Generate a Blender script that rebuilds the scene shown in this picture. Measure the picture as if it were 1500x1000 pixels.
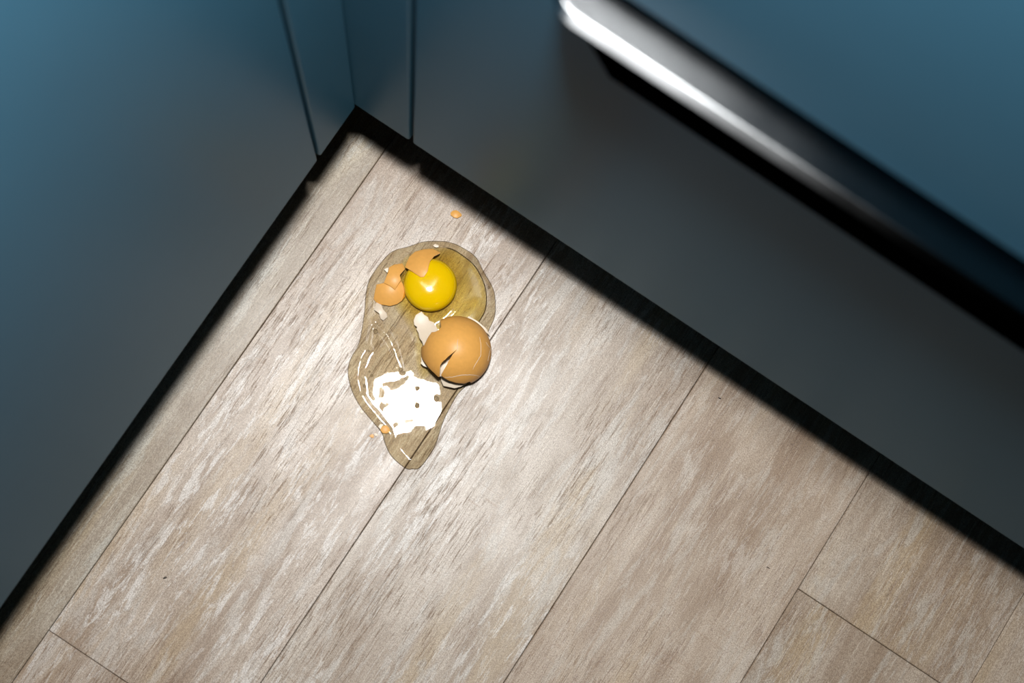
import bpy, bmesh, math, random
import numpy as np
from mathutils import Matrix, Vector

# ------------------------------------------------------------------ clear
for o in list(bpy.data.objects):
    bpy.data.objects.remove(o)
S = bpy.context.scene
C = S.collection
random.seed(4)

# ------------------------------------------------------------------ camera
# World: X along the drawer cabinet, Y from the drawer cabinet outwards (negative),
# origin on the floor under the inner corner of the two cabinet fronts, metres.
FPX = 2083.0                       # 50 mm on a 36 mm wide frame of 1500 px
NADIR = (595.4, 775.1)             # where plumb lines meet in the photograph
YAW = math.radians(33.385)
DL, DR, CAM_H = 0.1763, 0.2047, 1.0

_n = np.array([NADIR[0] - 750, NADIR[1] - 500, FPX]); _n /= np.linalg.norm(_n)
_a = np.array([1.0, 0, 0]); _a -= _n * (_a @ _n); _a /= np.linalg.norm(_a)
_b = np.cross(_n, _a)
_v = math.cos(YAW) * _a + math.sin(YAW) * _b
_u = np.cross(_n, _v)
W = np.array([_v, -_u, -_n])       # camera (x right, y down, z forward) -> world axes
CAM = np.array([DL, -DR, CAM_H])

def at(px, py, z=0.0):
    """Point at height z that the photograph shows at (px, py)."""
    r = W @ np.array([px - 750, py - 500, FPX])
    t = (z - CAM_H) / r[2]
    return CAM + r * t

cam_data = bpy.data.cameras.new('camera')
cam = bpy.data.objects.new('camera', cam_data); C.objects.link(cam)
cx, cy, cz = W[:, 0], -W[:, 1], -W[:, 2]
m = Matrix(((cx[0], cy[0], cz[0], CAM[0]), (cx[1], cy[1], cz[1], CAM[1]),
            (cx[2], cy[2], cz[2], CAM[2]), (0, 0, 0, 1)))
cam.matrix_world = m
cam_data.sensor_width = 36; cam_data.lens = 50
cam_data.clip_start = 0.02
cam_data.dof.use_dof = True
cam_data.dof.focus_distance = 1.0
cam_data.dof.aperture_fstop = 5.6
S.camera = cam

# ------------------------------------------------------------------ world, light, exposure
w = bpy.data.worlds.new('dim_room'); S.world = w; w.use_nodes = True
bg = w.node_tree.nodes['Background']
bg.inputs[0].default_value = (1.0, 0.97, 0.92, 1); bg.inputs[1].default_value = 0.002

FLASH = np.array([0.0799, -0.0516, 1.05])     # flash head on top of the camera, up-frame of the lens
ld = bpy.data.lights.new('flash_head', 'AREA')
ld.shape = 'RECTANGLE'; ld.size = 0.082; ld.size_y = 0.066
ld.energy = 12.3; ld.color = (1.0, 0.99, 0.97)
lo = bpy.data.objects.new('flash_head', ld); C.objects.link(lo)
ml = m.copy(); ml.translation = Vector(FLASH)
lo.matrix_world = ml

S.view_settings.view_transform = 'Standard'
S.view_settings.look = 'None'
S.view_settings.gamma = 1.0
S.view_settings.use_curve_mapping = False
S.view_settings.exposure = 0.0

# ------------------------------------------------------------------ helpers
def link(o, parent=None):
    C.objects.link(o)
    if parent is not None: o.parent = parent
    return o

def tag(o, label, cat, group=None, kind=None):
    if label: o['label'] = label
    if cat: o['category'] = cat
    if group: o['group'] = group
    if kind: o['kind'] = kind
    return o

def empty(name, loc=(0, 0, 0)):
    o = bpy.data.objects.new(name, None); o.location = loc; o.empty_display_size = 0.05
    return link(o)

def mesh_obj(name, verts, faces, mats, parent=None, smooth=False, origin=None):
    """verts in world space; the object's own origin sits at `origin`."""
    verts = np.asarray(verts, float)
    po = np.array(parent.location) if parent is not None else np.zeros(3)
    if parent is not None and parent.parent is not None: po = po + np.array(parent.parent.location)
    if origin is None:
        origin = np.array([(verts[:, 0].min() + verts[:, 0].max()) / 2, (verts[:, 1].min() + verts[:, 1].max()) / 2, verts[:, 2].min()])
    me = bpy.data.meshes.new(name)
    me.from_pydata([tuple(p) for p in verts - origin], [], faces)
    for mt in (mats if isinstance(mats, (list, tuple)) else [mats]): me.materials.append(mt)
    if smooth:
        me.polygons.foreach_set('use_smooth', [True] * len(me.polygons))
    me.update()
    o = bpy.data.objects.new(name, me)
    o.location = tuple(origin - po)
    return link(o, parent)

def box_obj(name, x0, x1, y0, y1, z0, z1, mat, parent=None, bev=0.0015, seg=2):
    bm = bmesh.new()
    bmesh.ops.create_cube(bm, size=1)
    for v in bm.verts:
        v.co = Vector(((x0 + x1) / 2 + v.co.x * (x1 - x0), (y0 + y1) / 2 + v.co.y * (y1 - y0), (z0 + z1) / 2 + v.co.z * (z1 - z0)))
    if bev: bmesh.ops.bevel(bm, geom=bm.edges[:], offset=bev, segments=seg, affect='EDGES', profile=0.5)
    bm.verts.index_update()
    vs = [tuple(v.co) for v in bm.verts]; fs = [[v.index for v in f.verts] for f in bm.faces]
    bm.free()
    return mesh_obj(name, vs, fs, mat, parent)

def catmull(pts, k=6):
    P = np.asarray(pts, float); n = len(P); out = []
    for i in range(n):
        p0, p1, p2, p3 = P[i - 1], P[i], P[(i + 1) % n], P[(i + 2) % n]
        for j in range(k):
            t = j / k
            out.append(0.5 * (2 * p1 + (p2 - p0) * t + (2 * p0 - 5 * p1 + 4 * p2 - p3) * t * t + (3 * p1 - p0 - 3 * p2 + p3) * t ** 3))
    return np.array(out)

def seg_dist(pts, poly, closed=True):
    """distance and nearest point of pts to the polyline"""
    best = np.full(len(pts), 1e9); near = np.zeros((len(pts), 2))
    n = len(poly)
    for i in range(n if closed else n - 1):
        a, b = poly[i], poly[(i + 1) % n]
        d = b - a; L = d @ d
        t = np.clip(((pts - a) @ d) / max(L, 1e-18), 0, 1)
        q = a + t[:, None] * d
        dd = np.hypot(*(pts - q).T)
        k = dd < best
        best[k] = dd[k]; near[k] = q[k]
    return best, near

def inside(pts, poly):
    r = np.zeros(len(pts), bool); n = len(poly); j = n - 1
    x, y = pts[:, 0], pts[:, 1]
    for i in range(n):
        xi, yi = poly[i]; xj, yj = poly[j]
        c = ((yi > y) != (yj > y))
        with np.errstate(divide='ignore', invalid='ignore'):
            c &= x < (xj - xi) * (y - yi) / (yj - yi + 1e-18) + xi
        r ^= c; j = i
    return r

def sheet(outline, hfun, res, corners=False):
    """Finely gridded sheet filling an outline (world XY); its edge is snapped on to the outline."""
    lo_, hi_ = outline.min(0) - 1.5 * res, outline.max(0) + 1.5 * res
    nx, ny = int((hi_[0] - lo_[0]) / res) + 2, int((hi_[1] - lo_[1]) / res) + 2
    X, Y = np.meshgrid(lo_[0] + res * np.arange(nx), lo_[1] + res * np.arange(ny), indexing='ij')
    P = np.stack([X.ravel(), Y.ravel()], 1)
    ins = inside(P, outline)
    d, near = seg_dist(P, outline)
    P = np.where(ins[:, None], P, near); d = np.where(ins, d, 0)
    I = ins.reshape(nx, ny)
    keep = I[:-1, :-1] | I[1:, :-1] | I[:-1, 1:] | I[1:, 1:]
    idx = np.arange(nx * ny).reshape(nx, ny)
    a, b, c, e = idx[:-1, :-1][keep], idx[1:, :-1][keep], idx[1:, 1:][keep], idx[:-1, 1:][keep]
    F = np.stack([a, b, c, e], 1)
    used = np.unique(F)
    if corners:
        cand = used[~ins[used]]
        for q in outline:
            k = cand[np.argmin(((P[cand] - q) ** 2).sum(1))]
            P[k] = q
    re = -np.ones(nx * ny, int); re[used] = np.arange(len(used))
    P = P[used]; d = d[used]
    z = hfun(P[:, 0], P[:, 1], d)
    V = np.column_stack([P, z])
    return V, re[F].tolist()

# ------------------------------------------------------------------ materials
def mat(name):
    mt = bpy.data.materials.new(name); mt.use_nodes = True
    nt = mt.node_tree
    return mt, nt, nt.nodes, nt.links, nt.nodes['Principled BSDF']

def simple(name, col, rough, metal=0.0, spec=0.5, noise=0.0, nscale=200, sss=0.0, bump=0.0, aniso=0.0):
    mt, nt, N, L, p = mat(name)
    p.inputs['Base Color'].default_value = (*col, 1)
    p.inputs['Roughness'].default_value = rough
    p.inputs['Metallic'].default_value = metal
    p.inputs['Specular IOR Level'].default_value = spec
    if sss:
        p.inputs['Subsurface Weight'].default_value = sss
        p.inputs['Subsurface Radius'].default_value = (0.004, 0.002, 0.0006)
    if noise or bump:
        g = N.new('ShaderNodeNewGeometry')
        t = N.new('ShaderNodeTexNoise'); t.inputs['Scale'].default_value = nscale; t.inputs['Detail'].default_value = 4
        L.new(g.outputs['Position'], t.inputs['Vector'])
        if noise:
            mx = N.new('ShaderNodeMix'); mx.data_type = 'RGBA'; mx.blend_type = 'MIX'
            mx.inputs['A'].default_value = tuple(c * (1 - noise) for c in col) + (1,)
            mx.inputs['B'].default_value = tuple(min(1, c * (1 + noise)) for c in col) + (1,)
            L.new(t.outputs['Fac'], mx.inputs['Factor']); L.new(mx.outputs['Result'], p.inputs['Base Color'])
        if bump:
            b = N.new('ShaderNodeBump'); b.inputs['Distance'].default_value = bump
            L.new(t.outputs['Fac'], b.inputs['Height']); L.new(b.outputs['Normal'], p.inputs['Normal'])
    return mt

def wood_material():
    mt, nt, N, L, p = mat('weathered_plank')
    geo = N.new('ShaderNodeNewGeometry'); oi = N.new('ShaderNodeObjectInfo')
    rnd = N.new('ShaderNodeMath'); rnd.operation = 'MULTIPLY'; rnd.inputs[1].default_value = 7.3
    L.new(oi.outputs['Random'], rnd.inputs[0])
    comb = N.new('ShaderNodeCombineXYZ'); L.new(rnd.outputs[0], comb.inputs[2])
    add = N.new('ShaderNodeVectorMath'); add.operation = 'ADD'
    L.new(geo.outputs['Position'], add.inputs[0]); L.new(comb.outputs[0], add.inputs[1])
    def noise(sx, sy, detail=4, rough=0.55, dist=0.0):
        mp = N.new('ShaderNodeVectorMath'); mp.operation = 'MULTIPLY'; mp.inputs[1].default_value = (sx, sy, 20)
        L.new(add.outputs[0], mp.inputs[0])
        t = N.new('ShaderNodeTexNoise'); t.inputs['Scale'].default_value = 1; t.inputs['Detail'].default_value = detail
        t.inputs['Roughness'].default_value = rough; t.inputs['Distortion'].default_value = dist
        L.new(mp.outputs[0], t.inputs['Vector'])
        return t.outputs['Fac']
    def ramp(src, a, b, ca=0.0, cb=1.0):
        r = N.new('ShaderNodeMapRange'); r.interpolation_type = 'SMOOTHSTEP'
        r.inputs[1].default_value = a; r.inputs[2].default_value = b; r.inputs[3].default_value = ca; r.inputs[4].default_value = cb
        L.new(src, r.inputs[0]); return r.outputs[0]
    def mul(a, b):
        x = N.new('ShaderNodeMath'); x.operation = 'MULTIPLY'
        for i, q in enumerate((a, b)):
            if isinstance(q, (int, float)): x.inputs[i].default_value = q
            else: L.new(q, x.inputs[i])
        return x.outputs[0]
    def mix(f, A, B, mode='MIX'):
        x = N.new('ShaderNodeMix'); x.data_type = 'RGBA'; x.blend_type = mode
        if isinstance(f, (int, float)): x.inputs['Factor'].default_value = f
        else: L.new(f, x.inputs['Factor'])
        for k, q in (('A', A), ('B', B)):
            if isinstance(q, tuple): x.inputs[k].default_value = (*q, 1)
            else: L.new(q, x.inputs[k])
        return x.outputs['Result']
    # broad tone along the board, streaks, chalky wash
    col = mix(ramp(noise(30, 6, 5, 0.6, 0.4), 0.36, 0.64), (0.29, 0.225, 0.170), (0.43, 0.375, 0.32))
    col = mix(mul(ramp(noise(26, 3.2, 3, 0.5), 0.50, 0.66), 0.55), col, (0.40, 0.31, 0.195))
    col = mix(mul(ramp(noise(75, 14, 5, 0.7, 0.6), 0.50, 0.62), 0.60), col, (0.46, 0.44, 0.41))
    # fine grain lines running with the board
    patch = ramp(noise(24, 11, 3, 0.5), 0.36, 0.60)
    g1 = noise(300, 11, 4, 0.65, 0.2)
    ln = N.new('ShaderNodeMath'); ln.operation = 'SUBTRACT'; ln.inputs[1].default_value = 0.5; L.new(g1, ln.inputs[0])
    la = N.new('ShaderNodeMath'); la.operation = 'ABSOLUTE'; L.new(ln.outputs[0], la.inputs[0])
    brk = ramp(noise(420, 60, 3, 0.6), 0.40, 0.56)
    grain = mul(ramp(la.outputs[0], 0.0, 0.026, 1.0, 0.0), brk)
    col = mix(mul(grain, ramp(patch, 0, 1, 0.25, 0.80)), col, (0.20, 0.13, 0.085))
    dash = ramp(noise(760, 48, 3, 0.6), 0.54, 0.66)
    col = mix(mul(dash, ramp(patch, 0, 1, 0.18, 0.50)), col, (0.215, 0.14, 0.09))
    # chalky patches worn through to brown
    chalk = mul(ramp(noise(150, 26, 6, 0.75, 0.5), 0.52, 0.60), ramp(noise(11, 6, 2, 0.5), 0.40, 0.58))
    col = mix(mul(chalk, mul(oi.outputs['Alpha'], 0.85)), col, (0.575, 0.56, 0.54))
    # saw marks across the board in places
    saw = ramp(noise(24, 260, 3, 0.65, 0.8), 0.58, 0.68)
    sawm = ramp(noise(22, 13, 3, 0.5), 0.52, 0.62)
    col = mix(mul(mul(saw, sawm), mul(oi.outputs['Alpha'], 0.65)), col, (0.26, 0.175, 0.11))
    light = ramp(noise(820, 34, 3, 0.65), 0.57, 0.66)
    col = mix(mul(light, 0.35), col, (0.60, 0.55, 0.48))
    # speckle
    sp = noise(1700, 1000, 3, 0.7)
    col = mix(ramp(sp, 0.36, 0.64, 0.0, 0.85), mix(1.0, col, (1.22, 1.21, 1.20), 'MULTIPLY'), mix(1.0, col, (0.60, 0.55, 0.51), 'MULTIPLY'))
    pore = ramp(noise(900, 170, 2, 0.5), 0.69, 0.74)
    col = mix(mul(pore, 0.55), col, (0.11, 0.075, 0.05))
    # own tone of every board
    col = mix(1.0, col, oi.outputs['Color'], 'MULTIPLY')
    L.new(col, p.inputs['Base Color'])
    L.new(ramp(noise(50, 20, 3), 0.3, 0.7, 0.34, 0.42), p.inputs['Roughness'])
    p.inputs['Specular IOR Level'].default_value = 0.6
    bsum = N.new('ShaderNodeMath'); bsum.operation = 'SUBTRACT'
    L.new(sp, bsum.inputs[0]); L.new(mul(grain, patch), bsum.inputs[1])
    b = N.new('ShaderNodeBump'); b.inputs['Distance'].default_value = 0.00012; b.inputs['Strength'].default_value = 0.7
    L.new(bsum.outputs[0], b.inputs['Height']); L.new(b.outputs['Normal'], p.inputs['Normal'])
    return mt

def liquid(name, tint, ior=1.36, rough=0.02):
    """clear liquid; the tint is that of 1 mm of it, the mesh carries its depth in mm"""
    mt, nt, N, L, p = mat(name)
    N.remove(p)
    out = N['Material Output']
    at_ = N.new('ShaderNodeAttribute'); at_.attribute_name = 'depth_mm'
    cmb = N.new('ShaderNodeCombineColor')
    for i in range(3):
        pw = N.new('ShaderNodeMath'); pw.operation = 'POWER'; pw.inputs[0].default_value = tint[i]
        L.new(at_.outputs['Fac'], pw.inputs[1]); L.new(pw.outputs[0], cmb.inputs[i])
    tr = N.new('ShaderNodeBsdfTransparent'); L.new(cmb.outputs[0], tr.inputs[0])
    gl = N.new('ShaderNodeBsdfGlossy'); gl.inputs['Roughness'].default_value = rough
    fr = N.new('ShaderNodeFresnel'); fr.inputs[0].default_value = ior
    mx = N.new('ShaderNodeMixShader')
    L.new(fr.outputs[0], mx.inputs[0]); L.new(tr.outputs[0], mx.inputs[1]); L.new(gl.outputs[0], mx.inputs[2])
    L.new(mx.outputs[0], out.inputs[0])
    return mt

def set_depth(o, depth):
    a_ = o.data.attributes.new('depth_mm', 'FLOAT', 'POINT')
    a_.data.foreach_set('value', np.asarray(depth, 'f'))

def steel():
    mt, nt, N, L, p = mat('brushed_steel')
    N.remove(p)
    g = N.new('ShaderNodeNewGeometry'); t = N.new('ShaderNodeTexNoise'); t.inputs['Scale'].default_value = 45; t.inputs['Detail'].default_value = 3
    L.new(g.outputs['Position'], t.inputs['Vector'])
    r = N.new('ShaderNodeMapRange'); r.inputs[3].default_value = 0.30; r.inputs[4].default_value = 0.34
    L.new(t.outputs['Fac'], r.inputs[0])
    gl = N.new('ShaderNodeBsdfGlossy'); gl.distribution = 'BECKMANN'
    gl.inputs['Color'].default_value = (0.13, 0.135, 0.14, 1); L.new(r.outputs[0], gl.inputs['Roughness'])
    L.new(gl.outputs[0], N['Material Output'].inputs[0])
    return mt

M_wood = wood_material()
M_sub = simple('dark_joint', (0.16, 0.12, 0.09), 0.8, noise=0.3)
M_paint = simple('blue_satin_paint', (0.047, 0.150, 0.232), 0.36, noise=0.04, nscale=30, spec=0.03)
M_carc = simple('dark_carcass_board', (0.03, 0.035, 0.04), 0.6, noise=0.1)
M_plinth = simple('black_plinth', (0.01, 0.01, 0.01), 0.6, noise=0.2)
M_steel = steel()
M_pull_shade = simple('pull_shade_black', (0.0012, 0.0011, 0.001), 0.9, spec=0.0, noise=0.2)  # near-black colour that paints in the shade under the pull
M_shell = simple('brown_eggshell', (0.78, 0.39, 0.095), 0.40, noise=0.10, nscale=350, spec=0.3, bump=0.00002)
M_memb = simple('pale_shell_lining', (0.76, 0.64, 0.50), 0.40, noise=0.06, nscale=500, spec=0.4)
M_yolk = simple('egg_yolk', (0.82, 0.535, 0.002), 0.10, noise=0.03, nscale=120, sss=0.25, spec=0.5, bump=0.0001)
M_thin = liquid('clear_egg_white', (0.79, 0.74, 0.63))
M_thick = liquid('thick_egg_white', (0.978, 0.94, 0.745))

# ------------------------------------------------------------------ floor
floor = box_obj('floor', -0.75, 1.75, -1.75, 0.75, -0.03, -0.0085, M_sub, None, bev=0)
tag(floor, 'floor of pale weathered wood planks in front of the blue cabinets', 'floor', kind='structure')
SEAM0, PW, GAP, LEN = 0.0124, 0.1391, 0.0004, 1.22
def plank_mesh():
    bm = bmesh.new(); bmesh.ops.create_cube(bm, size=1)
    for v in bm.verts: v.co = Vector((v.co.x * (PW - GAP), v.co.y * (LEN - GAP), v.co.z * 0.008 - 0.004))
    top = [e for e in bm.edges if all(abs(v.co.z) < 1e-6 for v in e.verts)]
    bmesh.ops.bevel(bm, geom=top, offset=0.0005, segments=1, affect='EDGES')
    me = bpy.data.meshes.new('plank'); bm.to_mesh(me); bm.free(); me.materials.append(M_wood)
    return me
pm = plank_mesh()
joint = {-1: -0.15, 0: -0.86, 1: -0.3937, 2: -0.78, 3: -0.66, 4: -0.0874, 5: -0.62, 6: -0.25, 7: -0.9, 8: -0.45}
tone = {0: (1.08, 1.12, 1.09), 1: (1.11, 1.08, 1.06), 2: (1.14, 1.14, 1.13), 3: (1.08, 1.02, 0.95), 4: (1.08, 1.05, 1.0), 5: (1.08, 1.04, 0.98)}
chalk_w = {0: 0.45, 1: 1.0, 2: 0.8, 3: 0.4, 4: 0.35}      # how chalky each row of boards is
for r in range(-4, 12):
    xc = SEAM0 + (r - 0.5) * PW
    j = joint.get(r, -0.1 - 1.1 * ((r * 0.37) % 1))
    k0 = j + LEN * math.ceil((-1.75 - j) / LEN)
    y = k0 - LEN
    while y < 0.72:
        o = bpy.data.objects.new('plank', pm)
        o.location = (xc, y + LEN / 2, 0.03 - 0.03); link(o, floor)
        o.location = (xc - floor.location.x, y + LEN / 2 - floor.location.y, -floor.location.z)
        t = tone.get(r, (0.92, 0.9, 0.87)); s = 1 + random.uniform(-0.02, 0.02)
        o.color = (t[0] * s, t[1] * s, t[2] * s, chalk_w.get(r, 0.35))
        y += LEN

# ------------------------------------------------------------------ cabinets
G, TOP, TH, GP = 0.115, 0.86, 0.009, 0.0026
FW = 0.0405
c = empty('base_cabinet', (-0.3, -0.35, 0))
tag(c, 'blue base cabinet with one plain door at the left of the corner', 'cabinet')
box_obj('door', -TH, 0, -0.643, -FW - GP, G, 0.855, M_paint, c)
box_obj('carcass', -0.58, -TH - 0.001, -0.645, -0.004, G, TOP, M_carc, c, bev=0.001)
box_obj('plinth', -0.10, -0.075, -0.645, 0.07, 0.0, G - 0.001, M_plinth, c)

c = empty('drawer_cabinet', (0.45, 0.3, 0))
tag(c, 'blue drawer cabinet with a steel edge pull at the right of the corner', 'cabinet')
X1 = FW + GP + 0.90
ZP, ZU = 0.4933, 0.5032
box_obj('drawer_front', FW + GP, X1, 0, TH, G, ZP - 0.0005, M_paint, c)
box_obj('drawer_front', FW + GP, X1, 0, TH, ZU, 0.855, M_paint, c)
box_obj('carcass', FW + GP, X1, TH + 0.001, 0.58, G, TOP, M_carc, c, bev=0.001)
box_obj('plinth', 0.0, X1, 0.075, 0.10, 0.0, G - 0.001, M_plinth, c)
# edge pull: flat steel lip laid over the top edge of the lower drawer front
def edge_pull(parent):
    xl, xr = 0.1090, X1 - 0.07
    prof = [(-0.010, 0.0), (0.0122, 0.0), (0.0130, -0.0001), (0.0167, -0.00155), (0.0169, -0.0018), (0.0164, -0.0022), (0.0005, -0.0060), (0.0005, -0.0012), (-0.010, -0.0012)]
    R = 0.015
    V, F = [], []
    st = []
    for k in range(9):
        a = math.pi / 2 * k / 8
        st.append((xl + R - R * math.cos(a) , R - R * math.sin(a)))      # x position, inset of the front edge
    for x, ins in st: V.append((x, ins))
    xs = st + [(xr - p[0] + xl, p[1]) for p in reversed(st)]
    vv = []
    for x, ins in xs:
        for o_, z in prof:
            oo = min(o_, max(0.0006, o_ - ins)) if o_ > 0.0006 else o_
            vv.append((x, -oo, ZP + 0.0008 + z))
    n = len(prof)
    for i in range(len(xs) - 1):
        for j in range(n):
            F.append([i * n + j, i * n + (j + 1) % n, (i + 1) * n + (j + 1) % n, (i + 1) * n + j])
    F.append(list(range(n))[::-1]); F.append([(len(xs) - 1) * n + j for j in range(n)])
    o = mesh_obj('edge_pull', vv, F, M_steel, parent)
    bm = bmesh.new(); bm.from_mesh(o.data); bmesh.ops.recalc_face_normals(bm, faces=bm.faces[:]); bm.to_mesh(o.data); bm.free()
    o['label'] = 'brushed steel edge pull'
    return o
ep = edge_pull(c)
gz0, gz1, gx0, gx1 = 0.423, ZP - 0.0062, 0.118, X1 - 0.085  # added flat black strip, tapered to imitate the dark shade below the pull
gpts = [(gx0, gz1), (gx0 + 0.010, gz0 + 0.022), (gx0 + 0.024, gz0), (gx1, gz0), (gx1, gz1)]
fg = mesh_obj('pull_shade_strip', [(x, -0.0005, z) for x, z in gpts] + [(x, 0.001, z) for x, z in gpts],
              [[0, 1, 2, 3, 4], [9, 8, 7, 6, 5]] + [[i, i + 5, (i + 1) % 5 + 5, (i + 1) % 5] for i in range(5)], M_pull_shade, c)
fg['label'] = 'black strip standing in for the shade under the steel pull'

c = empty('corner_filler', (0, 0, G))
tag(c, 'narrow blue filler panels meeting in the inner corner between the cabinets', 'filler panel')
box_obj('panel', -TH, 0, -FW, -0.0006, G, 0.855, M_paint, c)
box_obj('panel', -TH, FW, 0, TH, G, 0.855, M_paint, c)
box_obj('gap_light_block', -TH, -0.0045, -FW - GP + 0.0001, -FW - 0.0001, G, 0.855, M_carc, c, bev=0)  # added strip inside the door gap, cuts the light leaking to the floor
box_obj('gap_light_block', FW + 0.0001, FW + GP - 0.0001, 0.0045, TH, G, 0.855, M_carc, c, bev=0)  # same added light block in the gap beside the drawers

# ------------------------------------------------------------------ spilled egg
def wpoly(pts, z=0.0):
    return np.array([at(px, py, z)[:2] for px, py in pts])
def crop(pts, x0, y0, s):
    return [(x0 + p[0] * s, y0 + p[1] * s) for p in pts]

puddle_px = [(647, 353), (620.6, 353.7), (598, 361), (579, 366), (565.5, 375.6), (550, 394.6), (540, 412), (535.5, 432.6), (534, 453.5),
             (530, 482), (524.6, 505), (516, 520), (510, 536), (510, 552), (516, 574), (528, 596), (546, 618), (559, 634), (564, 650),
             (574, 669), (594, 686), (604, 687), (614, 686), (626, 672), (638, 652), (644, 634), (650, 616), (660, 596), (672, 576),
             (690, 558), (704, 535), (710, 508), (715.6, 486), (725, 463), (725.5, 436), (721, 419), (708, 396.5), (696.6, 375.6), (674, 360.4), (658.6, 354.7)]
outl = catmull(wpoly(puddle_px), 4)
GL = at(597, 590)[:2]
_ax = at(700, 420)[:2] - at(560, 420)[:2]; _ax = _ax / np.linalg.norm(_ax)
YC = at(630.5, 417.5, 0.004)[:2]
crests = [(wpoly([(550, 470), (553, 478), (566, 490), (575, 505), (581, 522), (588, 540)]), 0.0017, 0.0002),     # ropes of thicker white
          (wpoly([(537, 512), (530, 524), (526, 540), (526, 556), (529, 572)]), 0.0026, 0.0001)]
bump_pts = [(wpoly([(590, 545)])[0], 0.0009, 0.0026), (wpoly([(611, 569)])[0], 0.0004, 0.0016), (wpoly([(611, 594)])[0], 0.0004, 0.0018), (wpoly([(640, 583)])[0], 0.0005, 0.0026)]
def und(x, y, s, ph):
    return (np.sin(x * s + 1.3 * np.sin(y * s * 0.7 + ph)) + np.sin(y * s * 0.83 + 1.1 * np.sin(x * s * 0.9 + 2 * ph) + ph)) * 0.5
def puddle_h(x, y, d):
    P = np.stack([x, y], 1)
    h = 0.00002 + 0.0012 * (1 - np.exp(-d / 0.0007))
    h = h + 0.00028 * np.exp(-((d - 0.0052) / 0.0020) ** 2) * np.clip((np.hypot(x - YC[0], y - YC[1]) - 0.032) / 0.02, 0, 1) * np.clip(0.35 - ((x - GL[0]) * _ax[0] + (y - GL[1]) * _ax[1]) / 0.018, 0, 1)
    D2 = (x - GL[0]) ** 2 + (y - GL[1]) ** 2
    for line, wd, cut in crests:
        r, _ = seg_dist(P, line, False)
        h = h + np.maximum(0.473 * D2 - cut, 0) * np.exp(-(r / wd) ** 2) * (1 - np.exp(-d / 0.002))
    env = 1 - np.exp(-d / 0.004)
    h = h + env * (0.000026 * und(x, y, 330, 0.6) + 0.000006 * und(x, y, 760, 2.2))
    for q, a, s in bump_pts:
        h = h + a * 0.5 * np.exp(-((x - q[0]) ** 2 + (y - q[1]) ** 2) / (s * 0.55) ** 2)
    return h
V, F = sheet(outl, puddle_h, 0.00045)
white = empty('egg_white_puddle', tuple(at(610, 540)))
tag(white, 'clear wet puddle of raw egg white spilled on the planks', 'egg white')
o = mesh_obj('thin_white', V, F, M_thin, white, smooth=True)
dd, _ = seg_dist(V[:, :2], outl)
set_depth(o, 0.35 + 0.85 * (1 - np.exp(-dd / 0.0003)))

thick_px = [(640, 361), (662, 363.5), (681, 375), (696.6, 389), (708, 410), (713, 429), (712, 452), (704, 468), (690, 488), (668, 508),
            (640, 540), (622, 556), (612, 548), (607, 520), (604, 492), (592, 470), (578, 452), (572, 428), (576, 400), (592, 376), (615, 364)]
tout = catmull(wpoly(thick_px, 0.002), 4)
crest3 = wpoly([(694, 444), (680, 450), (668, 457), (659, 467), (646, 478)], 0.003)
def thick_h(x, y, d):
    r = np.hypot(x - YC[0], y - YC[1])
    side = np.clip(((x - YC[0]) * _ax[0] + (y - YC[1]) * _ax[1]) / 0.02 + 0.3, 0, 1)      # steep edge on the right, gentle on the left
    soft = 0.0060 + (0.0008 - 0.0060) * side
    h = 0.00122 + 0.0019 * (1 - np.exp(-d / soft))
    h = h + 0.0026 * np.exp(-((np.maximum(r - 0.017, 0)) / 0.006) ** 1.5) * (1 - np.exp(-d / 0.004))
    h = h + (1 - np.exp(-d / 0.003)) * 0.00004 * und(x, y, 330, 1.4)
    q, _ = seg_dist(np.stack([x, y], 1), crest3, False)
    D2 = (x - GL[0]) ** 2 + (y - GL[1]) ** 2
    h = h + np.maximum(0.473 * D2 - 0.0013, 0) * np.exp(-(q / 0.0028) ** 2) * (1 - np.exp(-d / 0.003)) * 0.8
    return h
V, F = sheet(tout, thick_h, 0.0005)
o = mesh_obj('thick_white', V, F, M_thick, white, smooth=True)
set_depth(o, np.clip(V[:, 2] - 0.00122, 0, 0.0028) * 1000)

def dome(name, center, rx, h, z0, mts, parent, flat=0.9, nphi=64, nth=24, p=2.3):
    vs, fs = [], []
    for i in range(1, nth + 1):
        t = i / nth * (math.pi / 2) * 1.25
        rr = rx * abs(math.sin(min(t, math.pi))) ** (2 / p) if t < math.pi / 2 else rx * math.sin(t) ** (2 / p)
        zz = (h if t < math.pi / 2 else z0 * 1.0) * (abs(math.cos(t)) ** (2 / p)) * (1 if t < math.pi / 2 else -1)
        for j in range(nphi):
            a = 2 * math.pi * j / nphi
            vs.append((center[0] + rr * math.cos(a), center[1] + rr * math.sin(a), z0 + zz))
    vs.append((center[0], center[1], z0 + h)); top = len(vs) - 1
    for i in range(nth - 1):
        for j in range(nphi):
            k = (j + 1) % nphi
            fs.append([i * nphi + j, (i + 1) * nphi + j, (i + 1) * nphi + k, i * nphi + k])
    for j in range(nphi): fs.append([top, j, (j + 1) % nphi])
    fs.append([(nth - 1) * nphi + j for j in range(nphi)][::-1])
    return mesh_obj(name, vs, fs, mts, parent, smooth=True)

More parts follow.
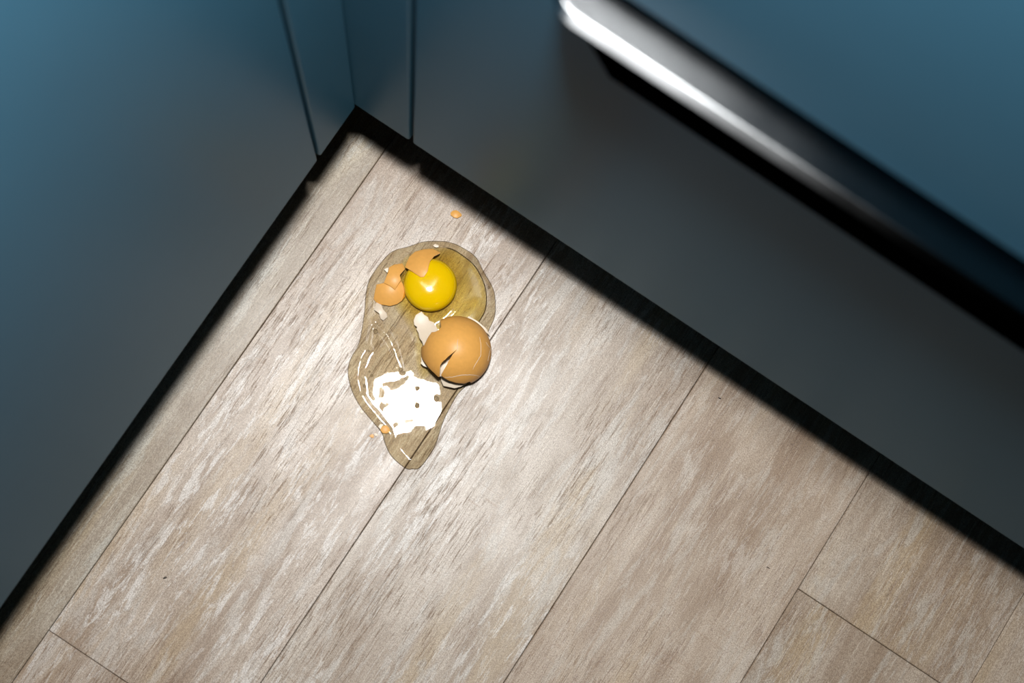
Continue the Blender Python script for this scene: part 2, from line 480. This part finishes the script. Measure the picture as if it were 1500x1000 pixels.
for bx, by, br in ((550, 485, 3.4), (595.5, 553, 4.0), (587, 541, 3.0), (592, 546, 2.4), (612, 569, 2.8), (611, 594, 3.2), (639, 584, 4.0),
                   (545, 550, 2.2), (534, 565, 2.2), (540, 514, 1.6), (541, 544, 1.4), (716, 421, 1.8), (631, 478, 2.6), (629, 486, 2.0)):
    q = at(bx, by, 0.0012); rr = br / FPX * 1.0
    o = dome('bubble', q[:2], rr, rr * 0.7, 0.0012, M_thin, white, nphi=16, nth=6, p=2)
    set_depth(o, [0.12] * len(o.data.vertices))

# ---- yolk
yo = dome('egg_yolk', at(630.3, 417.5, 0.005)[:2], 0.0189, 0.0105, 0.0045, M_yolk, None, nphi=96, nth=36, p=2.45)
tag(yo, 'round bright yellow egg yolk lying in the egg white', 'egg yolk')

# ---- eggshell pieces
def shard(name, pts_px, zc, hfun, label, cat, mats, parent=None, res=0.0004, th=0.00045, group=None):
    ol = wpoly(pts_px, zc)
    V, F = sheet(ol, hfun, res, corners=True)
    o = mesh_obj(name, V, F, mats, parent, smooth=True)
    md = o.modifiers.new('thickness', 'SOLIDIFY'); md.thickness = th; md.offset = -1; md.use_rim = True
    md.material_offset = 1 if len(mats) > 1 else 0; md.material_offset_rim = 1 if len(mats) > 1 else 0
    if label: tag(o, label, cat, group or 'eggshell fragments')
    return o
def cap(px, py, zt, R, tx=0.0, ty=0.0):
    q = at(px, py, zt)[:2]
    return lambda x, y, d: zt - ((x - q[0]) ** 2 + (y - q[1]) ** 2) / (2 * R) + tx * (x - q[0]) + ty * (y - q[1])
OUT = [M_shell, M_memb]; INN = [M_memb, M_shell]; ALLW = [M_memb, M_memb]
C3 = (520, 340, 220 / 1500.0); C1 = (480, 330, 280 / 1474.0); C2 = (480, 500, 0.2); C4 = (590, 440, 150 / 1071.0)

shard('eggshell_piece', crop([(500, 345), (515, 300), (545, 235), (600, 185), (690, 160), (780, 153), (855, 190), (845, 205), (790, 240), (750, 295), (735, 350), (727, 395), (690, 456), (655, 458), (600, 420), (540, 375)], *C3),
      0.0115, cap(624, 398, 0.0158, 0.020), 'curved brown eggshell piece lying over the top of the yolk', 'eggshell', OUT)
shard('eggshell_piece', crop([(215, 520), (305, 508), (350, 500), (400, 500), (455, 475), (480, 520), (495, 590), (500, 640), (470, 680), (420, 715), (350, 732), (270, 718), (210, 695), (185, 660), (195, 600)], *C3),
      0.005, cap(573, 420, 0.0072, 0.018), 'lower of two overlapping brown eggshell pieces left of the yolk', 'eggshell', OUT)
shard('eggshell_piece', crop([(340, 350), (390, 320), (475, 303), (495, 345), (500, 365), (450, 430), (450, 450), (462, 480), (440, 510), (400, 578), (350, 540), (288, 507), (320, 430), (335, 390)], *C3),
      0.007, cap(578, 408, 0.0095, 0.016), 'upper of two overlapping brown eggshell pieces left of the yolk', 'eggshell', OUT)
shard('eggshell_chip', crop([(290, 370), (318, 356), (336, 354), (330, 392), (322, 405)], *C3), 0.004, cap(566, 395, 0.004, 0.02),
      'tiny white eggshell chip at the left of the upper overlapping pieces', 'eggshell', ALLW, res=0.0002)
shard('eggshell_chip', crop([(780, 132), (800, 118), (838, 132), (835, 150), (812, 154), (790, 146)], *C3), 0.003, cap(639, 360, 0.0034, 0.02),
      'tiny white eggshell chip at the far edge of the puddle above the yolk', 'eggshell', ALLW, res=0.0002)
shard('eggshell_chip', crop([(375, 590), (415, 612), (428, 650), (455, 678), (462, 705), (430, 732), (408, 720), (397, 680), (355, 650), (368, 615)], *C1), 0.003, cap(557, 456, 0.0042, 0.01),
      'white jagged eggshell chip in the puddle below the overlapping brown pieces', 'eggshell', ALLW, res=0.0003)
shard('eggshell_piece', crop([(663, 735), (680, 692), (724, 666), (743, 690), (772, 708), (782, 735), (818, 752), (840, 790), (870, 850), (800, 960), (738, 940), (728, 900), (708, 872), (700, 830), (684, 800), (690, 785), (668, 768)], *C1), 0.005,
      cap(616, 470, 0.0055, -0.03), 'pale lining side of a shell piece between the yolk and the shell half', 'eggshell', ALLW)
shard('eggshell_chip', crop([(385, 648), (398, 620), (430, 611), (452, 632), (459, 660), (430, 674), (402, 671)], *C2), 0.002, cap(564, 629, 0.0026, 0.012),
      'small orange eggshell chip at the near left edge of the puddle', 'eggshell', OUT, res=0.0002)
shard('eggshell_chip', crop([(370, 625), (385, 603), (412, 608), (398, 622), (388, 645)], *C2), 0.0018, cap(558, 625, 0.0020, 0.012),
      'tiny white eggshell chip touching the small orange chip', 'eggshell', ALLW, res=0.0002)
shard('eggshell_chip', crop([(305, 690), (328, 676), (340, 690), (335, 706), (316, 702)], *C2), 0.0007, cap(544.5, 638, 0.0009, 0.01),
      'tan crumb of eggshell just outside the puddle, farther from the orange chip', 'eggshell', [M_shell, M_memb], res=0.0002)
shard('eggshell_chip', crop([(340, 668), (356, 672), (374, 686), (352, 694), (340, 684)], *C2), 0.0007, cap(551, 636, 0.0009, 0.01),
      'pale crumb of eggshell just outside the puddle, nearer to the orange chip', 'eggshell', ALLW, res=0.0002)
shard('eggshell_chip', crop([(235, 512), (246, 500), (258, 512), (256, 528), (243, 528)], *C2), 0.0009, cap(529, 603, 0.0011, 0.01),
      'tiny white eggshell crumb on the left rim of the puddle near the glare', 'eggshell', ALLW, res=0.0002)
shard('eggshell_chip', crop([(400, 430), (460, 372), (560, 353), (640, 395), (730, 480), (722, 530), (600, 592), (500, 575), (402, 500)], 640, 290, 0.05), 0.0014, cap(668, 313.5, 0.0021, 0.009),
      'orange eggshell chip lying alone on the dry plank near the dark shadow', 'eggshell', OUT, res=0.0002)

# ---- the big shell half, open side down
SC = at(668.5, 514, 0.010)
SA, SB, SZ = 0.0247, 0.0235, 0.0095        # radius, dome height, height of its widest line
half = empty('eggshell_half', (SC[0], SC[1], 0))
tag(half, 'large domed brown eggshell half with a split and fine cracks, open side down', 'eggshell')
def to_px(P):
    r = (P - CAM) @ W          # world -> camera
    return np.stack([750 + FPX * r[:, 0] / r[:, 2], 500 + FPX * r[:, 1] / r[:, 2]], 1)
def half_shell():
    nphi, nth = 300, 110
    th = np.linspace(0.0, 2.02, nth + 1)[1:]
    ph = np.linspace(0, 2 * math.pi, nphi, endpoint=False)
    T, H = np.meshgrid(th, ph, indexing='ij')
    ext = np.where(T < math.pi / 2, SB, 0.028)
    V = np.stack([SC[0] + SA * np.sin(T) * np.cos(H), SC[1] + SA * np.sin(T) * np.sin(H), SZ + ext * np.cos(T)], 2).reshape(-1, 3)
    V = np.vstack([V, [[SC[0], SC[1], SZ + SB]]])
    i = np.arange(nth * nphi).reshape(nth, nphi)
    a, b = i[:-1], i[1:]
    F = np.stack([a, b, np.roll(b, -1, 1), np.roll(a, -1, 1)], 2).reshape(-1, 4)
    cen = V[F].mean(1); px = to_px(cen)
    T4 = (np.tile(th[:-1, None], (1, nphi)) + 0.5 * (th[1] - th[0])).ravel(); H4 = np.tile(ph, nth - 1)
    keep = np.ones(len(F), bool)
    # ragged lower rim
    rim = 1.80 + 0.05 * np.sin(3 * H4 + 0.5) + 0.05 * np.sin(7 * H4 + 1.7) + 0.03 * np.sin(17 * H4) + 0.02 * np.sin(31 * H4 + 2)
    keep &= T4 < rim
    keep &= cen[:, 2] > 0.0008
    big = [(-400, -400), (1500, -400), (1500, 1500), (-400, 1500)]
    split = crop([(566, 514), (508, 560), (470, 590), (415, 645), (392, 672), (386, 790), (394, 800), (406, 772), (440, 705), (485, 625), (520, 565)], *C4)
    keep &= ~(inside(px, np.array(split)) )
    notch = crop([(200, 480), (222, 470), (262, 388), (300, 332), (345, 325), (370, 310), (400, 275), (380, 150), (100, 200), (100, 480)], *C4)
    keep &= ~inside(px, np.array(notch))
    lowl = crop([(150, 600), (190, 592), (272, 706), (330, 762), (372, 801), (392, 795), (392, 1000), (100, 1000)], *C4)
    keep &= ~inside(px, np.array(lowl))
    low = crop([(392, 780), (440, 815), (480, 838), (560, 862), (640, 870), (700, 850), (740, 870), (700, 1000), (380, 1000)], *C4)
    keep &= ~inside(px, np.array(low))
    F = F[keep].tolist()
    top = len(V) - 1
    F += [[top, j, (j + 1) % nphi] for j in range(nphi)]
    used = np.unique(np.concatenate([np.array(f) for f in F]))
    re = -np.ones(len(V), int); re[used] = np.arange(len(used))
    o = mesh_obj('shell', V[used], [[re[k] for k in f] for f in F], OUT, half, smooth=True)
    bm = bmesh.new(); bm.from_mesh(o.data); bmesh.ops.recalc_face_normals(bm, faces=bm.faces[:])
    f0 = max(bm.faces, key=lambda f: f.calc_center_median().z)
    if f0.normal.z < 0: bmesh.ops.reverse_faces(bm, faces=bm.faces[:])
    bm.to_mesh(o.data); bm.free()
    md = o.modifiers.new('thickness', 'SOLIDIFY'); md.thickness = 0.0005; md.offset = -1
    md.material_offset = 1; md.material_offset_rim = 1
half_shell()
def dome_z(x, y, grow=0.0):
    r2 = ((x - SC[0]) ** 2 + (y - SC[1]) ** 2) / (SA + grow) ** 2
    return SZ + (SB + grow) * np.sqrt(np.clip(1 - r2, 0, 1))
def hit_dome(px, py, grow):
    r = W @ np.array([px - 750, py - 500, FPX]); r = r / np.linalg.norm(r)
    sc = np.array([SA + grow, SA + grow, SB + grow]); o_ = (CAM - np.array([SC[0], SC[1], SZ])) / sc; d_ = r / sc
    A, B, Cc = d_ @ d_, 2 * o_ @ d_, o_ @ o_ - 1
    D = B * B - 4 * A * Cc
    return CAM + r * ((-B - math.sqrt(max(D, 0))) / (2 * A))
def crack(pts, wdt):
    """thin raised broken edge following the dome"""
    P = []
    rng = random.Random(len(pts) * 17 + int(pts[0][0]))
    q = crop(pts, *C4)
    for (a, b) in zip(q[:-1], q[1:]):
        for k in range(5):
            t = k / 5; P.append((a[0] + (b[0] - a[0]) * t + rng.uniform(-.25, .25), a[1] + (b[1] - a[1]) * t + rng.uniform(-.25, .25)))
    P.append(q[-1])
    W3 = [hit_dome(x, y, 0.00003) for x, y in P]; cc = np.array([SC[0], SC[1], SZ])
    vs, fs = [], []
    for i, p in enumerate(W3):
        a = W3[max(i - 1, 0)]; b = W3[min(i + 1, len(W3) - 1)]
        tg = b - a; tg = tg / np.linalg.norm(tg); nr = p - cc; nr = nr / np.linalg.norm(nr)
        sd = np.cross(tg, nr); ww = wdt * (0.25 + 0.75 * math.sin(math.pi * (i + 0.6) / (len(W3) + 0.2)))
        vs += [p - sd * ww - nr * 0.00004, p + nr * 0.0001, p + sd * ww - nr * 0.00004, p - nr * 0.0002]
    for i in range(len(W3) - 1):
        for j in range(4):
            fs.append([i * 4 + j, i * 4 + (j + 1) % 4, i * 4 + 4 + (j + 1) % 4, i * 4 + 4 + j])
    fs += [[0, 1, 2, 3], [len(vs) - 1, len(vs) - 2, len(vs) - 3, len(vs) - 4]]
    return mesh_obj('crack', vs, fs, M_memb, half)
crack([(440, 805), (520, 800), (600, 782), (700, 778), (760, 782), (805, 795)], 0.00032)
crack([(805, 385), (818, 450), (818, 570), (790, 620), (755, 675), (735, 720)], 0.00024)
crack([(870, 435), (895, 475), (920, 500), (905, 560), (890, 630)], 0.00021)
crack([(578, 400), (570, 445), (573, 485), (565, 515)], 0.00020)
# lining showing along the broken rim
def flap(pts, zc, hf, mats=ALLW): return shard('broken_rim', crop(pts, *C4), zc, hf, None, None, mats, half, res=0.0003)
flap([(398, 778), (400, 840), (425, 895), (540, 920), (600, 905), (662, 876), (690, 830), (560, 835), (470, 800), (430, 780)], 0.006, cap(664, 552, 0.0098, 0.016, 0, 0))
flap([(185, 655), (195, 640), (190, 590), (240, 640), (330, 740), (300, 735), (265, 705), (215, 685)], 0.008, cap(624, 534, 0.0092, 0.03))
flap([(660, 205), (690, 163), (780, 217), (872, 292), (918, 375), (880, 340), (780, 260), (700, 215)], 0.006, cap(700, 473, 0.0070, 0.05))
# lining seen through the split
flap([(385, 660), (480, 560), (530, 545), (500, 640), (440, 740), (410, 800), (380, 790)], 0.013, cap(655, 535, 0.0165, 0.02))

# ---- dark crumbs on the boards
M_crumb = simple('dark_crumb', (0.07, 0.06, 0.05), 0.7, noise=0.4, nscale=900)
def crumb(px, py, ln, wd, ang, label):
    q = at(px, py); rng = random.Random(int(px)); vs, fs = [], []; n = 8
    for k, (f, z) in enumerate(((1.0, 0.00005), (0.85, 0.0004), (0.35, 0.0007))):
        for j in range(n):
            a = 2 * math.pi * j / n; jx = f * rng.uniform(0.8, 1.15)
            u, v = ln / 2 * math.cos(a) * jx, wd / 2 * math.sin(a) * jx
            vs.append((q[0] + u * math.cos(ang) - v * math.sin(ang), q[1] + u * math.sin(ang) + v * math.cos(ang), z))
    for k in range(2):
        for j in range(n):
            fs.append([k * n + j, k * n + (j + 1) % n, (k + 1) * n + (j + 1) % n, (k + 1) * n + j])
    fs += [[2 * n + j for j in range(n)], list(range(n))[::-1]]
    tag(mesh_obj('floor_crumb', vs, fs, M_crumb, None, smooth=True), label, 'crumb', 'dark crumbs on the planks')
crumb(1054, 583, 0.0026, 0.0011, 0.2, 'tiny dark crumb on the plank beside the shadow under the drawers')
crumb(242, 846, 0.0030, 0.0014, 0.9, 'tiny dark crumb on the plank at the lower left of the floor')
crumb(1125, 831, 0.0036, 0.0006, 0.1, 'thin dark fleck on the brown plank near the plank end joint')
